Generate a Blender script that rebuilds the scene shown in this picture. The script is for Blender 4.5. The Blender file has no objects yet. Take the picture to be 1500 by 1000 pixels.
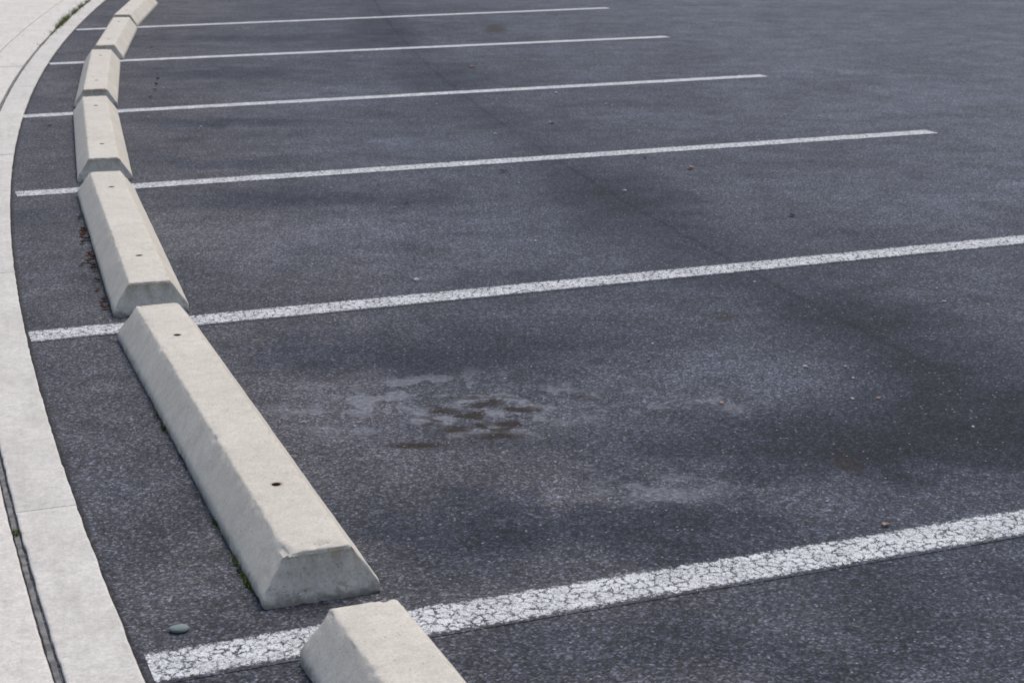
import bpy, bmesh, math, random
import numpy as np
from mathutils import Vector, noise as mn
random.seed(7)
scene = bpy.context.scene
col = scene.collection
scene.view_settings.view_transform = 'Standard'
scene.view_settings.look = 'None'
scene.view_settings.exposure = 0

# ------------------------------------------------------------------ layout (metres)
KERB_PTS = [(-.7426,3.114),(-1.0808,3.986),(-1.4084,4.848),(-1.6716,5.629),(-1.965,6.543),
            (-2.412,8.116),(-3.0587,10.571),(-3.5796,13.212),(-3.9883,15.728),(-4.423,18.854)]
KC = np.polyfit([p[1] for p in KERB_PTS],[p[0] for p in KERB_PTS],3)   # x = f(y)
KD = np.polyder(KC)
def kerb_x(y):
    if y < 2.5: return float(np.polyval(KC,2.5)+np.polyval(KD,2.5)*(y-2.5))
    if y > 19.5: return float(np.polyval(KC,19.5)+np.polyval(KD,19.5)*(y-19.5))
    return float(np.polyval(KC,y))
def kerb_t(y):
    s = float(np.polyval(KD,min(max(y,2.5),19.5)))
    v = Vector((s,1,0)); v.normalize(); return v
def kerb_p(y, off):          # off = distance behind the asphalt edge
    t = kerb_t(y); n = Vector((-t.y,t.x,0))
    return Vector((kerb_x(y),y,0)) + n*off

# ------------------------------------------------------------------ node helpers
class NB:
    def __init__(s, nt): s.nt = nt
    def new(s,t,**kw):
        n = s.nt.nodes.new(t)
        for k,v in kw.items(): setattr(n,k,v)
        return n
    def put(s,sock,v):
        if isinstance(v,bpy.types.NodeSocket): s.nt.links.new(v,sock)
        else: sock.default_value = v
    def m(s,op,a,b=None,c=None,clamp=False):
        n = s.new('ShaderNodeMath',operation=op); n.use_clamp = clamp
        s.put(n.inputs[0],a)
        if b is not None: s.put(n.inputs[1],b)
        if c is not None: s.put(n.inputs[2],c)
        return n.outputs[0]
    def vm(s,op,a,b=None,c=None):
        n = s.new('ShaderNodeVectorMath',operation=op)
        s.put(n.inputs[0],a)
        if b is not None: s.put(n.inputs[1],b)
        if c is not None: s.put(n.inputs[2],c)
        return n.outputs[1] if op=='LENGTH' else n.outputs[0]
    def mr(s,v,a,b,c=0.,d=1.,smooth=True):
        n = s.new('ShaderNodeMapRange'); n.interpolation_type = 'SMOOTHSTEP' if smooth else 'LINEAR'
        s.put(n.inputs[0],v); s.put(n.inputs[1],a); s.put(n.inputs[2],b); s.put(n.inputs[3],c); s.put(n.inputs[4],d)
        return n.outputs[0]
    def noise(s,vec,scale,detail=3,rough=.5,dist=0.,colr=False):
        n = s.new('ShaderNodeTexNoise'); s.put(n.inputs['Vector'],vec)
        n.inputs['Scale'].default_value=scale; n.inputs['Detail'].default_value=detail
        n.inputs['Roughness'].default_value=rough; n.inputs['Distortion'].default_value=dist
        return n.outputs[1] if colr else n.outputs[0]
    def vor(s,vec,scale,feature='F1'):
        n = s.new('ShaderNodeTexVoronoi'); n.feature=feature; n.voronoi_dimensions='2D' if s.flat else '3D'
        s.put(n.inputs['Vector'],vec); n.inputs['Scale'].default_value=scale
        return n
    flat = False
    def mix(s,f,a,b,mode='MIX'):
        n = s.new('ShaderNodeMix'); n.data_type='RGBA'; n.blend_type=mode
        s.put(n.inputs[0],f); s.put(n.inputs[6],a); s.put(n.inputs[7],b)
        return n.outputs[2]
    def sep(s,v):
        n = s.new('ShaderNodeSeparateXYZ'); s.put(n.inputs[0],v); return n.outputs
    def comb(s,x,y,z):
        n = s.new('ShaderNodeCombineXYZ'); s.put(n.inputs[0],x); s.put(n.inputs[1],y); s.put(n.inputs[2],z); return n.outputs[0]
    def scale(s,c,f):   # colour * scalar
        if isinstance(c,tuple): c=c[:3]
        n = s.new('ShaderNodeVectorMath',operation='SCALE'); s.put(n.inputs[0],c); s.put(n.inputs[3],f); return n.outputs[0]
    def bump(s,h,strength,dist):
        n = s.new('ShaderNodeBump'); n.inputs['Strength'].default_value=strength; n.inputs['Distance'].default_value=dist
        s.put(n.inputs['Height'],h); return n.outputs[0]

def new_mat(name):
    m = bpy.data.materials.new(name); m.use_nodes=True
    nt = m.node_tree
    b = nt.nodes['Principled BSDF']
    return m, NB(nt), b

# ------------------------------------------------------------------ asphalt node group
grp = bpy.data.node_groups.new('asphalt_surface','ShaderNodeTree')
grp.interface.new_socket('Color',in_out='OUTPUT',socket_type='NodeSocketColor')
grp.interface.new_socket('Height',in_out='OUTPUT',socket_type='NodeSocketFloat')
g = NB(grp); g.flat=True
pos = g.new('ShaderNodeNewGeometry').outputs['Position']
sx,sy,sz = g.sep(pos)
P = g.comb(sx,sy,0.)
X,Y = sx,sy
Yc = g.m('MINIMUM',g.m('MAXIMUM',Y,1.),24.)
px = g.m('MULTIPLY_ADD',Yc,float(KC[0]),float(KC[1]))
px = g.m('MULTIPLY_ADD',Yc,px,float(KC[2]))
px = g.m('MULTIPLY_ADD',Yc,px,float(KC[3]))
dist = g.m('MULTIPLY',g.m('SUBTRACT',X,px),.95)           # distance from kerb
warpc = g.noise(P,1.9,5,.66,colr=True)
warp = g.vm('MULTIPLY_ADD',g.vm('SUBTRACT',warpc,(.5,.5,.5)),(1.2,1.2,0.),P)
# grains
v1 = g.vor(P,175); r1 = g.sep(v1.outputs['Color'])[0]
v2 = g.vor(P,330); r2 = g.sep(v2.outputs['Color'])[1]
n1 = g.noise(P,55,4,.72)
grain = g.m('ADD', g.m('MULTIPLY',g.m('POWER',r1,4.5),1.7), g.m('MULTIPLY',g.m('POWER',r2,2.5),.75))
grain = g.m('ADD', grain, .46)
grain = g.m('MULTIPLY', grain, g.mr(n1,.34,.66,.56,1.38,False))
# chips
v3 = g.vor(P,56); r3 = g.sep(v3.outputs['Color'])
chip = g.m('MULTIPLY', g.m('GREATER_THAN',r3[0],.955), g.mr(v3.outputs['Distance'],.10,.21,1.,0.))
# medium / large mottling
nm = g.noise(P,4.2,7,.74)
nl = g.noise(P,1.1,5,.66,.4)
mott = g.m('MULTIPLY', g.mr(nm,.3,.7,.66,1.34,False), g.mr(nl,.32,.68,.80,1.22,False))
# located blotches: cx, cy, rx, ry, strength (+ light, - dark)
BL = [(-.23,5.50,.75,.36,-.42),(.085,3.93,.66,.24,-.46),(1.33,4.80,.56,.46,-.50),(.74,4.50,.95,.22,-.34),
      (-.10,4.85,.50,.28,.30),(.80,5.14,.45,.20,.20),(.36,4.2,.22,.13,.42),(-1.05,8.05,.55,.24,-.40),
      (.47,7.9,.32,.95,-.26),(-1.0,7.02,.55,.45,.36),(-.39,7.41,.5,.4,.28),(-1.87,10.35,.6,.22,-.40),
      (-1.5,9.04,.5,.16,-.34),(-2.26,12.6,.8,.26,-.36),(-2.5,15.0,.9,.3,-.34),(.36,3.2,.8,.18,-.24),
      (1.2,5.75,.36,.5,-.26),(-1.28,15.2,.28,1.8,-.30),(.3,6.35,.9,.22,-.22),(-1.1,4.1,.2,.35,.12),
      (1.0,3.6,.5,.22,-.22),(-.55,6.1,.5,.2,-.10),(2.6,8.3,1.2,.6,.12),(-.6,12.3,.8,.45,-.20),(-.5,9.6,.6,.4,.24),
      (-1.3,11.6,.7,.3,.24),(-1.0,13.8,.7,.35,.18),(.45,3.75,.25,.1,-.15),(-.55,4.7,.18,.5,.12)]
tot = 1.0
for cx,cy,rx,ry,st in BL:
    q = g.vm('MULTIPLY_ADD',warp,(1/rx,1/ry,0.),(-cx/rx,-cy/ry,0.))
    f = g.mr(g.vm('LENGTH',q),.0,1.7,st*1.12,0.)
    tot = g.m('ADD',tot,f)
# wheel track / paving seam parallel to the kerb
dw = g.m('ADD',dist,g.m('MULTIPLY',g.m('SUBTRACT',nl,.5),.5))
band = g.mr(g.m('ABSOLUTE',g.m('SUBTRACT',dw,2.76)),.0,.46,-.27,0.)
tot = g.m('ADD',tot,band)
seam = g.mr(g.m('ABSOLUTE',g.m('SUBTRACT',g.m('MULTIPLY_ADD',nm,.05,dist),2.80)),.004,.02,-.2,0.)
tot = g.m('ADD',tot,seam)
lane = g.mr(dist,3.0,6.0,0.,.34)
tot = g.m('MAXIMUM',g.m('ADD',tot,lane),.36)
fac = g.m('MULTIPLY',g.m('MULTIPLY',tot,mott),grain)
# tint: warm by the stops, cool elsewhere, bluest where tyres have darkened it
warm = g.m('MULTIPLY', g.mr(dist,.9,2.2,1.,.0), g.mr(nl,.3,.6,.5,1.))
tint = g.mix(warm,(.0745,.0855,.1090,1),(.100,.0955,.1050,1))
tint = g.mix(g.mr(tot,.45,1.,1.,0.),tint,(.069,.084,.119,1))
colr = g.scale(tint,fac)
colr = g.mix(.35,colr,g.scale(g.mix(r3[1],(.88,.98,1.2,1),(1.02,1.0,1.02,1)),g.m('MULTIPLY',fac,.09)))
# oil drips + dried light residue
def ell(cx,cy,rx,ry,a=.5,b=1.2):
    q = g.vm('MULTIPLY_ADD',P,(1/rx,1/ry,0.),(-cx/rx,-cy/ry,0.))
    return g.mr(g.vm('LENGTH',q),a,b,1.,0.)
Ps = g.vm('MULTIPLY',P,(.8,1.,1.))
spotn = g.noise(Ps,17,2,.55); patn = g.noise(P,10,2,.4,0.)
lrn = g.m('MULTIPLY_ADD',g.m('SUBTRACT',n1,.5),.06,patn)
light_res = g.m('MULTIPLY', ell(-.22,4.90,.52,.34,.5,1.25), g.mr(lrn,.50,.62,0.,.85))
light_res = g.m('MAXIMUM',light_res, g.m('MULTIPLY', ell(.38,4.2,.20,.12), g.mr(lrn,.44,.6,0.,.5)))
light_res = g.m('MAXIMUM',light_res, g.m('MULTIPLY', ell(.40,4.92,.50,.14), g.mr(lrn,.50,.62,0.,.5)))
colr = g.mix(light_res,colr,g.scale((.205,.215,.235,1),g.mr(n1,.34,.66,.6,1.3)))
oil = g.m('MULTIPLY', ell(-.08,4.80,.22,.22), g.mr(spotn,.52,.58,0.,.95))
for (cx,cy,rx,ry,k) in [(.92,4.38,.045,.07,.7),(-.16,15.8,.12,.45,.75),(.24,4.98,.05,.06,.6),(-.27,4.53,.10,.035,.97),(-.04,4.61,.09,.035,.95),(-.20,4.83,.06,.035,.95),(.0,4.72,.08,.04,.97),(-.16,4.66,.05,.025,.9),(-.08,4.90,.06,.03,.85),(.75,5.9,.07,.08,.45),(-1.85,9.7,.12,.12,.4)]:
    oil = g.m('MAXIMUM',oil,g.m('MULTIPLY',ell(cx,cy,rx,ry,.3,1.3),g.m('MULTIPLY',g.mr(spotn,.32,.44,.0,1.),k)))
colr = g.mix(oil,colr,g.scale((.023,.017,.014,1),g.m('ADD',.45,grain)))
colr = g.mix(g.m('MULTIPLY',chip,.7),colr,(.40,.41,.42,1))
# dirt in the angle beside the kerb
colr = g.mix(g.mr(g.m('ABSOLUTE',dist),.0,.022,.8,0.),colr,(.02,.018,.016,1))
h = g.m('ADD', g.m('MULTIPLY',r1,.5), g.m('ADD',g.m('MULTIPLY',n1,1.1),g.m('MULTIPLY',g.m('SUBTRACT',1.,v1.outputs['Distance']),.7)))
go = g.new('NodeGroupOutput')
grp.links.new(colr,go.inputs[0]); grp.links.new(h,go.inputs[1])

def asphalt_mat():
    m,n,b = new_mat('asphalt')
    gn = n.new('ShaderNodeGroup'); gn.node_tree = grp
    n.put(b.inputs['Base Color'],gn.outputs[0])
    n.put(b.inputs['Normal'],n.bump(gn.outputs[1],.5,.0025))
    b.inputs['Roughness'].default_value=.85
    b.inputs['Specular IOR Level'].default_value=.2
    return m

def paint_mat(name,wear,dirt):
    m,n,b = new_mat(name); n.flat=True
    gn = n.new('ShaderNodeGroup'); gn.node_tree = grp
    p = n.new('ShaderNodeNewGeometry').outputs['Position']
    s = n.sep(p); p = n.comb(s[0],s[1],0.)
    uv = n.new('ShaderNodeUVMap').outputs[0]; us = n.sep(uv)
    av = n.m('ABSOLUTE',us[1])
    e1 = n.noise(p,80,4,.78); e2 = n.noise(p,9,3,.5)
    edge = n.m('ADD',av,n.m('MULTIPLY',n.m('SUBTRACT',e1,.5),.95))
    edge = n.m('ADD',edge,n.m('MULTIPLY',n.m('SUBTRACT',e2,.5),.18))
    mask = n.mr(edge,.72,.82,1.,0.)
    wv = n.vm('MULTIPLY_ADD',n.vm('SUBTRACT',n.noise(p,55,4,.75,colr=True),(.5,.5,.5)),(.046,.046,0.),p)
    va = n.vor(wv,35,'DISTANCE_TO_EDGE').outputs['Distance']
    vb = n.vor(wv,90,'DISTANCE_TO_EDGE').outputs['Distance']
    e3 = n.noise(p,25,3,.6)
    thick = n.mr(e3,.35,.65,.03,.12)
    ca = n.m('MULTIPLY', n.m('SUBTRACT',1.,n.mr(va,n.m('MULTIPLY',thick,.4),n.m('MULTIPLY',thick,1.4))), n.mr(e3,.32,.52,.6*wear,1.*wear))
    cb = n.m('MULTIPLY', n.m('SUBTRACT',1.,n.mr(vb,.02,.12)), n.m('MULTIPLY',n.mr(e2,.38,.58,0.25,1.),.65*wear))
    holes = n.m('MULTIPLY', n.mr(n.noise(p,130,4,.85),.53,.61,0.,1.), min(1.,.6+.4*wear))
    crack = n.m('MAXIMUM',n.m('MAXIMUM',ca,cb),holes)
    mask2 = n.m('MULTIPLY',mask,n.m('SUBTRACT',1.,crack))
    dn = n.noise(p,14,5,.6)
    pc = n.mix(n.mr(dn,.35,.7,dirt,0.),(.88,.88,.87,1),(.54,.54,.53,1))
    c = n.mix(mask2,n.scale(gn.outputs[0],n.mr(n.m('MULTIPLY',crack,mask),0.,1.,1.,.8)),pc)
    n.put(b.inputs['Base Color'],c)
    hh = n.m('ADD',n.m('MULTIPLY',gn.outputs[1],.6),n.m('MULTIPLY',crack,-.4))
    n.put(b.inputs['Normal'],n.bump(hh,.5,.003))
    b.inputs['Roughness'].default_value=.8
    b.inputs['Specular IOR Level'].default_value=.25
    return m

def concrete_mat(name,base,dark,kind):
    m,n,b = new_mat(name)
    if kind=='stop':
        tc = n.new('ShaderNodeTexCoord').outputs['Object']
        oi = n.new('ShaderNodeObjectInfo').outputs['Random']
        p = n.vm('ADD',tc,n.comb(n.m('MULTIPLY',oi,37.),0.,0.))
        loc = n.sep(tc)
    else:
        p = n.new('ShaderNodeNewGeometry').outputs['Position']
    a = n.noise(p,3.2,6,.6,.3); bb = n.noise(p,28,5,.65); c = n.noise(p,150,3,.75)
    colv = n.mix(n.mr(a,.32,.68,.8,0.),base,dark)
    f = n.m('MULTIPLY',n.mr(bb,.3,.7,.92,1.07,False),n.mr(c,.3,.7,.85,1.13,False))
    colv = n.scale(colv,f)
    pit = n.vor(p,70); pr = n.sep(pit.outputs['Color'])[0]
    pits = n.m('MULTIPLY',n.m('GREATER_THAN',pr,.78),n.mr(pit.outputs['Distance'],n.m('MULTIPLY',pr,.06),n.m('MULTIPLY',pr,.20),1.,0.))
    h = n.m('ADD',n.m('MULTIPLY',bb,.5),n.m('MULTIPLY',c,.35))
    if kind=='stop':
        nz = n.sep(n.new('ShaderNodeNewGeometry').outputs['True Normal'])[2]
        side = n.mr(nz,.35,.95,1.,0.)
        colv = n.scale(colv,n.mr(side,0.,1.,1.,.93))  # sides and ends slightly darker than the top, shade put into the colour
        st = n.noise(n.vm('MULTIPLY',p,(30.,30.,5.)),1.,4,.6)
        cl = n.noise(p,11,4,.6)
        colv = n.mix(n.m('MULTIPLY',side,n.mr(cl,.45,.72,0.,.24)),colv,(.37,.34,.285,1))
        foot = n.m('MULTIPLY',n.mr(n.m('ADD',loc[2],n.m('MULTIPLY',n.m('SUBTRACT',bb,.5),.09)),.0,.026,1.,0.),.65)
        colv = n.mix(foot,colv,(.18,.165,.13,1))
        ny = n.m('ABSOLUTE',n.sep(n.new('ShaderNodeNewGeometry').outputs['Normal'])[1])
        endm = n.mr(ny,.55,.8,0.,1.)
        enddr = n.m('MULTIPLY',n.m('MULTIPLY',endm,n.mr(loc[2],.03,.10,0.1,1.)),n.mr(st,.42,.60,0.,.55))
        colv = n.mix(enddr,colv,(.36,.28,.18,1))
        ep = n.noise(p,95,3,.7)
        blot = n.m('MULTIPLY',endm,n.m('MAXIMUM',n.mr(n.noise(p,24,4,.65),.50,.66,0.,.35),n.mr(ep,.58,.68,0.,.45)))
        colv = n.mix(blot,colv,(.38,.36,.32,1))
        h = n.m('SUBTRACT',h,n.m('MULTIPLY',endm,n.mr(ep,.56,.68,0.,1.)))
        sm = n.noise(n.vm('MULTIPLY',p,(9.,2.2,9.)),1.,5,.65)
        colv = n.mix(n.mr(sm,.53,.78,0.,.30),colv,(.42,.385,.315,1))
        hl = n.m('ABSOLUTE',n.m('SUBTRACT',n.m('MULTIPLY_ADD',n.m('SUBTRACT',bb,.5),.05,loc[1]),1.02))
        colv = n.mix(n.mr(hl,.0004,.0022,.38,0.),colv,(.2,.18,.15,1))
        colv = n.mix(n.m('MULTIPLY',pits,.65),colv,(.16,.135,.11,1))
        # rust around the two pin holes, with painted shade darkening the rust inside them
        dy = n.m('MINIMUM',n.m('ABSOLUTE',n.m('SUBTRACT',loc[1],.445)),n.m('ABSOLUTE',n.m('SUBTRACT',loc[1],1.86)))
        rr = n.vm('LENGTH',n.comb(loc[0],dy,0.))
        rw = n.m('MULTIPLY_ADD',n.m('SUBTRACT',bb,.5),.02,rr)
        colv = n.mix(n.mr(rw,.009,.018,.7,0.),colv,(.24,.13,.075,1))
        colv = n.mix(n.mr(rr,.0105,.0118,1.,0.),colv,(.035,.013,.008,1))
        h = n.m('SUBTRACT',h,n.m('MULTIPLY',pits,1.5))
        n.put(b.inputs['Normal'],n.bump(h,.55,.003))
    else:
        s = n.sep(p)
        st = n.noise(p,9,5,.7)
        colv = n.mix(n.mr(st,.54,.74,0.,.34),colv,(.44,.39,.32,1))
        st3 = n.noise(p,60,4,.75)
        colv = n.scale(colv,n.mr(st3,.3,.7,.90,1.07))
        along = n.m('MULTIPLY_ADD',s[1],.30,s[0])
        sk = n.noise(n.comb(n.m('MULTIPLY',along,14.),n.m('MULTIPLY',s[1],1.6),0.),1.,6,.7)
        colv = n.mix(n.mr(sk,.48,.72,0.,.30),colv,(.42,.39,.345,1))
        colv = n.mix(n.m('MULTIPLY',pits,.4),colv,(.2,.19,.17,1))
        n.put(b.inputs['Normal'],n.bump(h,.5,.002))
    n.put(b.inputs['Base Color'],colv)
    b.inputs['Roughness'].default_value=.9
    b.inputs['Specular IOR Level'].default_value=.2
    return m

def simple_mat(name,c1,c2,scale,rough=.8):
    m,n,b = new_mat(name)
    tc = n.new('ShaderNodeTexCoord').outputs['Object']
    f = n.noise(tc,scale,4,.6)
    n.put(b.inputs['Base Color'],n.mix(n.mr(f,.35,.65),c1,c2))
    n.put(b.inputs['Normal'],n.bump(f,.4,.003))
    b.inputs['Roughness'].default_value=rough
    b.inputs['Specular IOR Level'].default_value=.2
    return m

M_asph = asphalt_mat()
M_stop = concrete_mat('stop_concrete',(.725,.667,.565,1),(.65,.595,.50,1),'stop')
M_kerb = concrete_mat('kerb_concrete',(.74,.70,.63,1),(.64,.60,.54,1),'kerb')
M_walk = concrete_mat('walk_concrete',(.78,.73,.655,1),(.70,.655,.585,1),'walk')
M_joint = simple_mat('joint_filler',(.12,.12,.115,1),(.27,.265,.25,1),25)
M_rust = simple_mat('rusty_steel',(.10,.028,.010,1),(.22,.065,.025,1),90,.95)
M_grass = simple_mat('lawn',(.03,.05,.015,1),(.07,.10,.03,1),30)
M_weed = simple_mat('weed_green',(.06,.10,.02,1),(.15,.16,.045,1),30)
M_leaf = simple_mat('dry_leaf',(.045,.02,.011,1),(.11,.052,.028,1),60)
M_leaf2 = simple_mat('pale_leaf',(.38,.22,.16,1),(.52,.36,.29,1),60)
M_peb = simple_mat('light_pebble',(.38,.38,.37,1),(.62,.60,.58,1),80)
M_slate = simple_mat('grey_green_stone',(.19,.23,.22,1),(.30,.35,.33,1),60)

def link(me,name,mat,parent=None):
    o = bpy.data.objects.new(name,me)
    if mat and not me.materials: me.materials.append(mat)
    col.objects.link(o)
    if parent: o.parent = parent
    return o
def smooth(me,ang=None):
    for f in me.polygons: f.use_smooth=True

# ------------------------------------------------------------------ ground
def sheet(name,xs,ys,z,mat):
    me = bpy.data.meshes.new(name)
    v = [(x,y,z) for y in ys for x in xs]; nx=len(xs)
    f = [(j*nx+i,j*nx+i+1,(j+1)*nx+i+1,(j+1)*nx+i) for j in range(len(ys)-1) for i in range(nx-1)]
    me.from_pydata(v,[],f); return link(me,name,mat)
o = sheet('parking_lot_ground',[-400,-40,40,400],[-400,-40,60,600],0.,M_asph)
o['kind']='structure'; o['label']='weathered dark grey asphalt parking lot with oil stains'

def strip(bm,off0,off1,y0,y1,ztop,r=.006,seed=0,ragged=.0016,step=.03,base=-.02):
    n = max(2,int((y1-y0)/step)+1)
    rings=[]
    for i in range(n+1):
        y = y0+(y1-y0)*i/n
        j0 = ragged*(mn.noise(Vector((y*23,seed,0)))*2.0+mn.noise(Vector((y*4,seed,4)))*.8); j1 = ragged*mn.noise(Vector((y*23,seed+9,0)))*2
        zz = ztop+.0012*mn.noise(Vector((y*2.5,seed+3,0)))
        dz = -r if i in (0,n) else 0
        a=off0+j0; b=off1+j1; w=b-a
        prof=[(a,base),(a,zz-r),(a+r*.35,zz-r*.3),(a+r*1.2,zz),(a+w*.5,zz+.0005),(b-r*1.2,zz),(b-r*.35,zz-r*.3),(b,zz-r),(b,base)]
        ring=[]
        for (oo,z) in prof:
            p = kerb_p(y,oo); p.z = z if z<0 else min(z,zz+dz)
            ring.append(bm.verts.new(p))
        rings.append(ring)
    for a,b in zip(rings,rings[1:]):
        for k in range(len(a)-1): bm.faces.new((a[k],a[k+1],b[k+1],b[k]))
    bm.faces.new(rings[0]); bm.faces.new(list(reversed(rings[-1])))
def strip_obj(name,mat,defs,**kw):
    bm = bmesh.new()
    for i,(a,b,y0,y1,z) in enumerate(defs): strip(bm,a,b,y0,y1,z,seed=i*3.7,**kw)
    bmesh.ops.recalc_face_normals(bm,faces=bm.faces)
    me = bpy.data.meshes.new(name); bm.to_mesh(me); bm.free(); return link(me,name,mat)

kj = [-3.9,-1.2,1.45,4.07,6.54,9.2,11.9,14.6,17.2,19.9,22.6,25.3,30.6,36,42]
defs = []
for a,b in zip(kj,kj[1:]):
    ga=.0007 if a<5 else .005; gb=.0007 if b<5 else .005
    defs.append((0.0,.150,a+ga,b-gb,.010))
o = strip_obj('kerb',M_kerb,defs,r=.005); o['kind']='structure'; o['label']='flush pale concrete kerb strip curving along the asphalt'
wj = [-5.16,-2.56,.04,2.64,5.24,7.84,10.44,13.04,15.64,18.24,20.84,26,32,42]
defs = []
for a,b in zip(wj,wj[1:]):
    ga=.002 if a<6 else .006
    defs.append((.172,.44,a+ga,b-ga,.011))
    defs.append((.448,2.3,a+ga,b-ga,.0115))
o = strip_obj('sidewalk',M_walk,defs,ragged=.0013,r=.004); o['kind']='structure'; o['label']='pale concrete sidewalk slabs beside the kerb'
o = strip_obj('expansion_joint',M_joint,[(.1555,.1680,-5,42,.005)],r=.002,ragged=.0014); o['kind']='structure'; o['label']='dirty grey filler strip between kerb and sidewalk'
o = strip_obj('lawn',M_grass,[(2.31,30.,-5,42,.02)],r=.004,step=.5); o['kind']='structure'; o['label']='green lawn behind the sidewalk'

# ------------------------------------------------------------------ painted lines
D = Vector((.9314,.3641,0))
LINES = [((-.7577,3.1737),5.35,1.0,.4,'heavily cracked'),((-1.6716,5.6291),5.35,1.0,.4,'cracked'),
         ((-2.412,8.1161),None,.9,.45,'worn'),((-3.0587,10.5707),None,.8,.5,'worn'),
         ((-3.5796,13.2118),None,.7,.5,'thin worn'),((-3.9883,15.7277),None,.7,.5,'thin worn')]
ENDS = {2:(2.476,9.9935),3:(1.85,12.526),4:(1.3644,15.153),5:(.9887,17.888)}
for i,(st,L,wear,dirt,adj) in enumerate(LINES):
    a = Vector((st[0],st[1],0))
    if i in ENDS:
        b = Vector((*ENDS[i],0)); d = (b-a).normalized(); L=(b-a).length
    else: d = D
    n = Vector((-d.y,d.x,0)); hw=.081
    bm = bmesh.new(); uvl = bm.loops.layers.uv.new('UVMap')
    ns = int(L/.1); rows=[]
    for k in range(ns+1):
        s = L*k/ns
        wob = .005*mn.noise(Vector((s*.9,i*5.,0)))
        c = a+d*s+n*wob
        lft = c-n*hw; rgt=c+n*hw
        if k==0: lft = lft + d*0.012; rgt = rgt + d*0.012
        rows.append((bm.verts.new((lft.x,lft.y,.0015)),bm.verts.new((rgt.x,rgt.y,.0015)),s))
    for r0,r1 in zip(rows,rows[1:]):
        f = bm.faces.new((r0[0],r1[0],r1[1],r0[1]))
        for lp,uv in zip(f.loops,((r0[2],-1),(r1[2],-1),(r1[2],1),(r0[2],1))): lp[uvl].uv = uv
    bmesh.ops.recalc_face_normals(bm,faces=bm.faces)
    me = bpy.data.meshes.new('parking_line'); bm.to_mesh(me); bm.free()
    o = link(me,'parking_line',paint_mat('line_paint_%d'%i,wear,dirt))
    o['label']=adj+' white painted parking line on dark asphalt'; o['category']='painted line'; o['group']='white parking bay lines'

# ------------------------------------------------------------------ wheel stops
SL,SW,SH,TW = 2.29,.272,.118,.142
def sst(a,b,x):
    t=min(1,max(0,(x-a)/(b-a))); return t*t*(3-2*t)
def stop_mesh(seed):
    hx=SW/2; tx=TW/2
    corners=[(-hx,0.),(-hx,.026),(-tx,SH),(tx,SH),(hx,.026),(hx,0.)]
    rad=[.004,.010,.006,.006,.010,.004]
    prof=[]; nC=len(corners)
    cr=[]
    for k in range(nC):
        p=Vector(corners[k]); a=Vector(corners[k-1]); b=Vector(corners[(k+1)%nC]); r=rad[k]
        p0=p+(a-p).normalized()*r; p1=p+(b-p).normalized()*r
        cr.append([ (p0*(1-t)**2+p*2*t*(1-t)+p1*t*t) for t in (0,.33,.67,1)])
    for k in range(nC):
        prof += cr[k]
        a=cr[k][-1]; b=cr[(k+1)%nC][0]; m=max(1,int((b-a).length/.009))
        for q in range(1,m): prof.append(a.lerp(b,q/m))
    n=len(prof)
    cen=Vector((0,SH*.45))
    inset=.040
    def ye(z): return inset*max(0,z-.02)/SH - .012*sst(.103,.108,z) - .004*sst(.03,.0,z)
    bm=bmesh.new(); rings=[]
    def ring(scale,yfun):
        out=[]
        for p in prof:
            q=cen+(p-cen)*scale
            out.append(bm.verts.new((q.x,yfun(q.y),q.y)))
        return out
    scl=[.1,.22,.34,.46,.58,.68,.74,.78,.815,.85,.88,.91,.94]
    for s in scl: rings.append(ring(s,lambda z: ye(z)))
    rings.append(ring(.97,lambda z: ye(z)+.0003))
    rings.append(ring(.992,lambda z: ye(z)+.0018))
    N=190
    for i in range(N+1):
        t=i/N
        rings.append(ring(1.,lambda z: (ye(z)+.005)*(1-t)+(SL-ye(z)-.005)*t))
    rings.append(ring(.992,lambda z: SL-ye(z)-.0018))
    rings.append(ring(.97,lambda z: SL-ye(z)-.0003))
    for s in reversed(scl): rings.append(ring(s,lambda z: SL-ye(z)))
    for a,b in zip(rings,rings[1:]):
        for k in range(n): bm.faces.new((a[k],b[k],b[(k+1)%n],a[(k+1)%n]))
    bm.faces.new(rings[0]); bm.faces.new(list(reversed(rings[-1])))
    bmesh.ops.recalc_face_normals(bm,faces=bm.faces)
    bm.normal_update()
    disp=[]
    for v in bm.verts:
        p=v.co; s=Vector((seed*11.3,0,0))
        d=.0011*mn.noise(p*7+s)+.0006*mn.noise(p*38+s)
        z=p.z; ax=abs(p.x)
        atend = p.y<.06 or p.y>SL-.06
        edge = (z>SH-.010 and (ax>tx-.010)) or (z>SH-.010 and atend)
        low = atend and (z<.03 or (ax>hx-.02)) and (p.y<.03 or p.y>SL-.03)
        if edge or low:
            c=mn.noise(p*26+s*1.7); th=.2 if atend else .30
            if c>th: d-= (.009 if atend else .008)*(c-th)/.5
            c=mn.noise(p*75+s*1.1)
            if c>.2: d-= .0018
        if atend and z<SH-.014:
            d += .0018*mn.noise(p*55+s)
        dd = v.normal*d
        if z<.006: dd = dd+Vector((0,0,(.022 if atend else .012)*max(0,mn.noise(Vector((p.x*14,p.y*9,seed*3.3))))-.002))
        disp.append((v,dd))
    for v,dd in disp: v.co+=dd
    me=bpy.data.meshes.new('concrete_body'); bm.to_mesh(me); bm.free()
    return me
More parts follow.
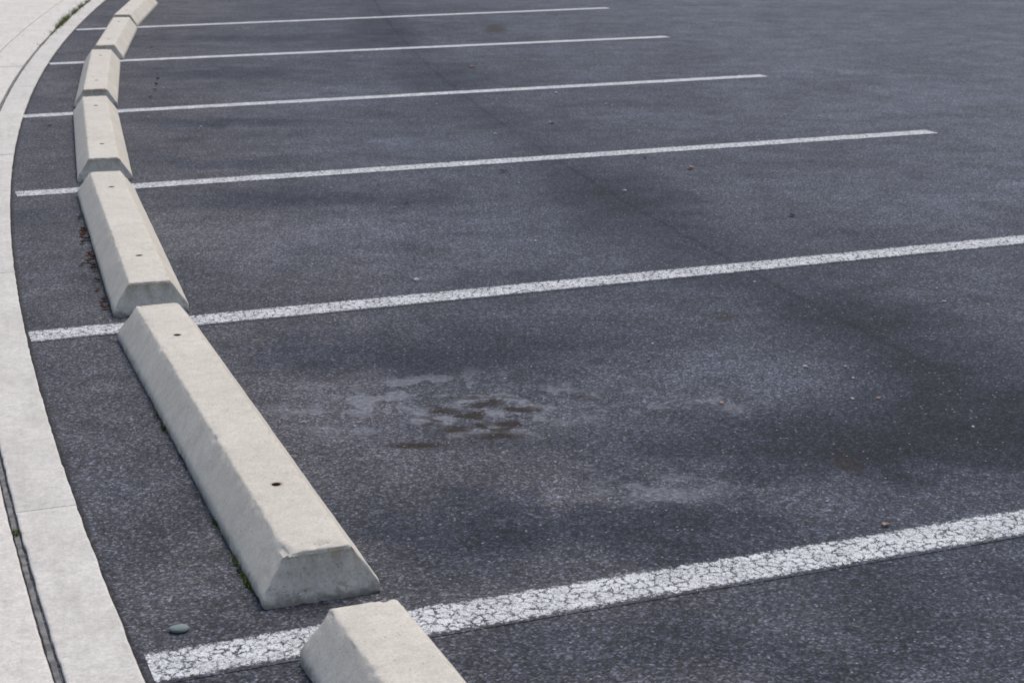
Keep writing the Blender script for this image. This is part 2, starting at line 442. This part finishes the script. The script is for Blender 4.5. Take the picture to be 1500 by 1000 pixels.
def cyl_mesh(name,r,z0,z1,seg=20,dome=False):
    bm=bmesh.new()
    bmesh.ops.create_cone(bm,cap_ends=True,segments=seg,radius1=r,radius2=r*(.9 if dome else 1),depth=z1-z0)
    for v in bm.verts: v.co.z+= (z0+z1)/2
    if dome: bmesh.ops.bevel(bm,geom=[e for e in bm.edges if all(v.co.z>z1-.001 for v in e.verts)],offset=r*.3,segments=2,affect='EDGES')
    me=bpy.data.meshes.new(name); bm.to_mesh(me); bm.free(); return me
cut_me = cyl_mesh('cutter',.0110,.03,.2,24)
pin_me = cyl_mesh('anchor_pin',.0070,.029,.106,14,True); pin_me.materials.append(M_rust)
STOPS=[((.436,1.093),22.6),((-.552,3.457),20.4),((-1.428,5.885),16.9),((-2.175,8.41),14.4),
       ((-2.81,10.92),12.0),((-3.32,13.42),9.2),((-3.735,15.91),6.6)]
SLAB=['weathered concrete wheel stop next to a cracked white line',
 'long weathered concrete wheel stop with two pin holes and chipped end',
 'concrete wheel stop with dry leaves gathered at its base',
 'pale concrete wheel stop following the curved kerb',
 'pale concrete wheel stop following the curved kerb',
 'pale concrete wheel stop following the curved kerb',
 'pale concrete wheel stop following the curved kerb']
for i,((x,y),ang) in enumerate(STOPS):
    me=stop_mesh(i+1)
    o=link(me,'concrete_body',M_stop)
    for yy in (.445,SL-.43):
        c=bpy.data.objects.new('cut',cut_me); col.objects.link(c); c.location=(0,yy,0)
        bpy.context.view_layer.update()
        md=o.modifiers.new('b','BOOLEAN'); md.operation='DIFFERENCE'; md.object=c; md.solver='EXACT'
        dg=bpy.context.evaluated_depsgraph_get()
        nm2=bpy.data.meshes.new_from_object(o.evaluated_get(dg))
        o.modifiers.clear(); o.data=nm2; bpy.data.objects.remove(c)
    o.data.name='concrete_body'
    smooth(o.data)
    o.data.set_sharp_from_angle(angle=math.radians(38))
    a=math.radians(ang)
    e=bpy.data.objects.new('wheel_stop',None); e.empty_display_size=.2; col.objects.link(e)
    nl=Vector((x,y,0)); ac=Vector((math.cos(a),math.sin(a),0))
    e.location=nl+ac*(SW/2); e.rotation_euler=(0,0,a)
    o.parent=e
    e['label']=SLAB[i]; e['category']='wheel stop'; e['group']='concrete wheel stops along the kerb'
    for yy in (.445,SL-.43):
        p=bpy.data.objects.new('anchor_pin',pin_me); col.objects.link(p); p.parent=e; p.location=(0.001,yy,0)
bpy.data.meshes.remove(cut_me)

# ------------------------------------------------------------------ small debris
def leaf_mesh(seed,mat):
    rnd=random.Random(seed); bm=bmesh.new(); rows=[]
    Lf=.030; W=.011; curl=rnd.uniform(.004,.009); tw=rnd.uniform(-.5,.5)
    for i in range(7):
        t=i/6; w=W*math.sin(math.pi*(.08+.88*t))**.8*(1+.2*rnd.uniform(-1,1))
        r=[]
        for j in (-1,-.5,0,.5,1):
            r.append(bm.verts.new((j*w,(t-.5)*Lf,.002+curl*(j*j)*.5+curl*.6*(2*t-1)**2+tw*j*w*(t-.5))))
        rows.append(r)
    for a,b in zip(rows,rows[1:]):
        for k in range(4): bm.faces.new((a[k],a[k+1],b[k+1],b[k]))
    me=bpy.data.meshes.new('fallen_leaf'); bm.to_mesh(me); bm.free(); me.materials.append(mat); smooth(me); return me
LM=[leaf_mesh(s,M_leaf) for s in range(4)]; LP=[leaf_mesh(s+10,M_leaf2) for s in range(2)]
def put_leaf(x,y,sc=1.,pale=False,lab=None):
    me=random.choice(LP if pale else LM)
    o=bpy.data.objects.new('fallen_leaf',me); col.objects.link(o)
    o.location=(x,y,.003); o.rotation_euler=(random.uniform(-.2,.2),random.uniform(-.2,.2),random.uniform(0,6.28)); o.scale=(sc,)*3
    o['label']=lab or ('small pale pinkish leaf lying on the asphalt' if pale else 'small dry brown leaf lying on the asphalt')
    o['category']='leaf'; o['group']='dry leaves scattered on the asphalt'
near='dry brown leaf beside a concrete wheel stop'
# leaves tucked against the kerb side of the leaf-strewn stop: (distance along it, gap, size)
aa=math.radians(16.9)
for t,gap,s in [(1.45,.018,1.4),(1.38,.03,1.2),(1.30,.015,1.4),(1.52,.02,1.2),(1.24,.035,1.),(1.02,.02,1.2),(.95,.014,1.3),(.88,.03,1.2),(.80,.016,1.4),
                (.84,.06,.9),(.55,.02,.9),(.40,.03,.8),(.24,.015,1.1),(.12,.018,1.1),(.18,.03,.9),(1.75,.02,1.),(.72,.018,1.)]:
    put_leaf(-1.428-math.sin(aa)*t-math.cos(aa)*gap, 5.885+math.cos(aa)*t-math.sin(aa)*gap, s,False,near)
for (x,y,s) in [(-2.50,12.0,1.2),(-2.46,11.75,1.3),(-2.55,12.3,1.2),(-2.42,11.4,1.1),(-3.0,14.3,1.0),(-2.78,10.2,1.0),
                (-.72,3.97,.6),(-1.09,5.02,.8),(-2.21,8.9,1.)]:
    put_leaf(x,y,s,False,near)
for (x,y,s,p) in [(-.046,8.70,1.4,False),(1.275,7.61,1.2,False),(.93,3.94,.7,True),(.93,8.79,1.6,True),(.636,4.9,.6,True),
                  (1.12,4.95,.5,True),(-.85,4.44,.6,False),(2.9,9.4,1.,False),(.24,10.3,1.3,True),(.72,9.1,1.,True),
                  (.45,5.35,.5,True),(-.5,7.9,.8,False),(-.3,13.,1.4,True)]:
    put_leaf(x,y,s,p)
def rock(seed,mat,name):
    rnd=random.Random(seed); bm=bmesh.new(); bmesh.ops.create_icosphere(bm,subdivisions=2,radius=1.)
    for v in bm.verts:
        v.co*=1+.28*mn.noise(v.co*1.6+Vector((seed*7.1,0,0)))
    me=bpy.data.meshes.new(name); bm.to_mesh(me); bm.free(); me.materials.append(mat); return me
RM=[rock(s,M_peb,'pebble') for s in range(4)]
o=bpy.data.objects.new('flat_stone',rock(33,M_slate,'flat_stone')); col.objects.link(o)
o.location=(-.7166,3.351,.006); o.scale=(.022,.018,.0075); o.rotation_euler=(0,.05,.2); smooth(o.data)
o['label']='small flat grey-green stone on the asphalt near the kerb'; o['category']='stone'
pb=[(-.372,6.42,.012,.6),(1.04,4.95,.006,1),(.95,5.28,.008,.8),(-.77,5.95,.006,1),(.1,7.1,.007,1),(1.6,6.1,.007,1),(.3,11.6,.012,1),(.55,8.2,.009,1),(-.1,9.9,.009,1)]
for k in range(60):
    y=random.uniform(3.2,13.); x=random.uniform(kerb_x(y)+.06,kerb_x(y)+5.2); pb.append((x,y,random.uniform(.002,.0045)*(1+y*.06),1))
for x,y,s,z in pb:
    o=bpy.data.objects.new('pebble',random.choice(RM)); col.objects.link(o)
    o.location=(x,y,s*.35); o.scale=(s*1.3,s,s*.6); o.rotation_euler=(0,0,random.uniform(0,6.28))
    o['label']='tiny pale pebble lying on the asphalt'; o['category']='pebble'; o['group']='pebbles scattered on the asphalt'

def weed(x,y,z,nb,hh,spread,lab,name='weeds'):
    bm=bmesh.new()
    for k in range(nb):
        a=random.uniform(0,6.28); l=hh*random.uniform(.4,1.1); lean=random.uniform(.3,1.2); w=random.uniform(.0015,.0032)
        bx=random.gauss(0,spread[0]); by=random.gauss(0,spread[1])
        d=Vector((math.cos(a),math.sin(a),0)); sd=Vector((-d.y,d.x,0)); prev=None
        for i in range(4):
            t=i/3; c=Vector((bx,by,0))+d*(l*lean*t*t)+Vector((0,0,l*(t-.35*t*t*lean)))
            ww=w*(1-t*.9)
            cur=(bm.verts.new(c-sd*ww),bm.verts.new(c+sd*ww))
            if prev: bm.faces.new((prev[0],prev[1],cur[1],cur[0]))
            prev=cur
    me=bpy.data.meshes.new(name); bm.to_mesh(me); bm.free(); me.materials.append(M_weed)
    o=bpy.data.objects.new(name,me); col.objects.link(o); o.location=(x,y,z)
    t=kerb_t(y); o.rotation_euler=(0,0,math.atan2(-t.x,t.y))
    o['label']=lab; o['category']='weeds'; o['kind']='stuff'
p=kerb_p(3.93,.16); weed(p.x,p.y,.004,26,.022,(.004,.014),'small green weed tuft in the kerb joint')
for yy,nb,h0 in [(15.9,110,.06),(16.3,150,.07),(16.7,120,.065),(17.3,140,.07),(17.9,110,.06),(18.5,80,.05),(15.4,50,.04),(14.5,24,.03)]:
    p=kerb_p(yy,.16); weed(p.x,p.y,.004,nb,h0,(.016,.13),'green weeds sprouting along the kerb joint')
a=math.radians(20.4); al=Vector((-math.sin(a),math.cos(a),0))
for t,nb,h0 in [(.16,60,.020),(.27,32,.016),(.52,22,.014),(1.3,24,.018),(1.42,18,.014)]:
    q=Vector((-.552,3.457,0))+al*t-Vector((math.cos(a),math.sin(a),0))*.004
    weed(q.x,q.y,.0,nb,h0,(.003,.025),'tiny green weeds at the foot of a concrete wheel stop')

# ------------------------------------------------------------------ light
w=bpy.data.worlds.new('World'); scene.world=w; w.use_nodes=True
nt=w.node_tree; sky=nt.nodes.new('ShaderNodeTexSky'); sky.sky_type='NISHITA'; sky.sun_disc=False
EL=math.radians(58); AZ=math.radians(25)     # azimuth measured from +Y toward +X
sky.sun_elevation=EL; sky.sun_rotation=AZ; sky.air_density=1.0; sky.dust_density=3.0; sky.ozone_density=1.0
nt.links.new(sky.outputs[0],nt.nodes['Background'].inputs[0]); nt.nodes['Background'].inputs[1].default_value=.145
sl=bpy.data.lights.new('sun','SUN'); sl.energy=1.25; sl.angle=math.radians(35); sl.color=(1,.96,.9)
so=bpy.data.objects.new('sun',sl); col.objects.link(so)
dv=Vector((math.sin(AZ)*math.cos(EL),math.cos(AZ)*math.cos(EL),math.sin(EL)))
so.rotation_euler=dv.to_track_quat('Z','Y').to_euler(); so.location=dv*30

# ------------------------------------------------------------------ camera
cd=bpy.data.cameras.new('camera'); cam=bpy.data.objects.new('camera',cd); col.objects.link(cam)
cam.location=(0,0,1.627); cam.rotation_euler=(math.radians(90-16.26),0,0)
cd.sensor_width=36; cd.lens=59.9; cd.clip_end=2000; cd.clip_start=.05
cd.dof.use_dof=True; cd.dof.focus_distance=5.2; cd.dof.aperture_fstop=9
scene.camera=cam
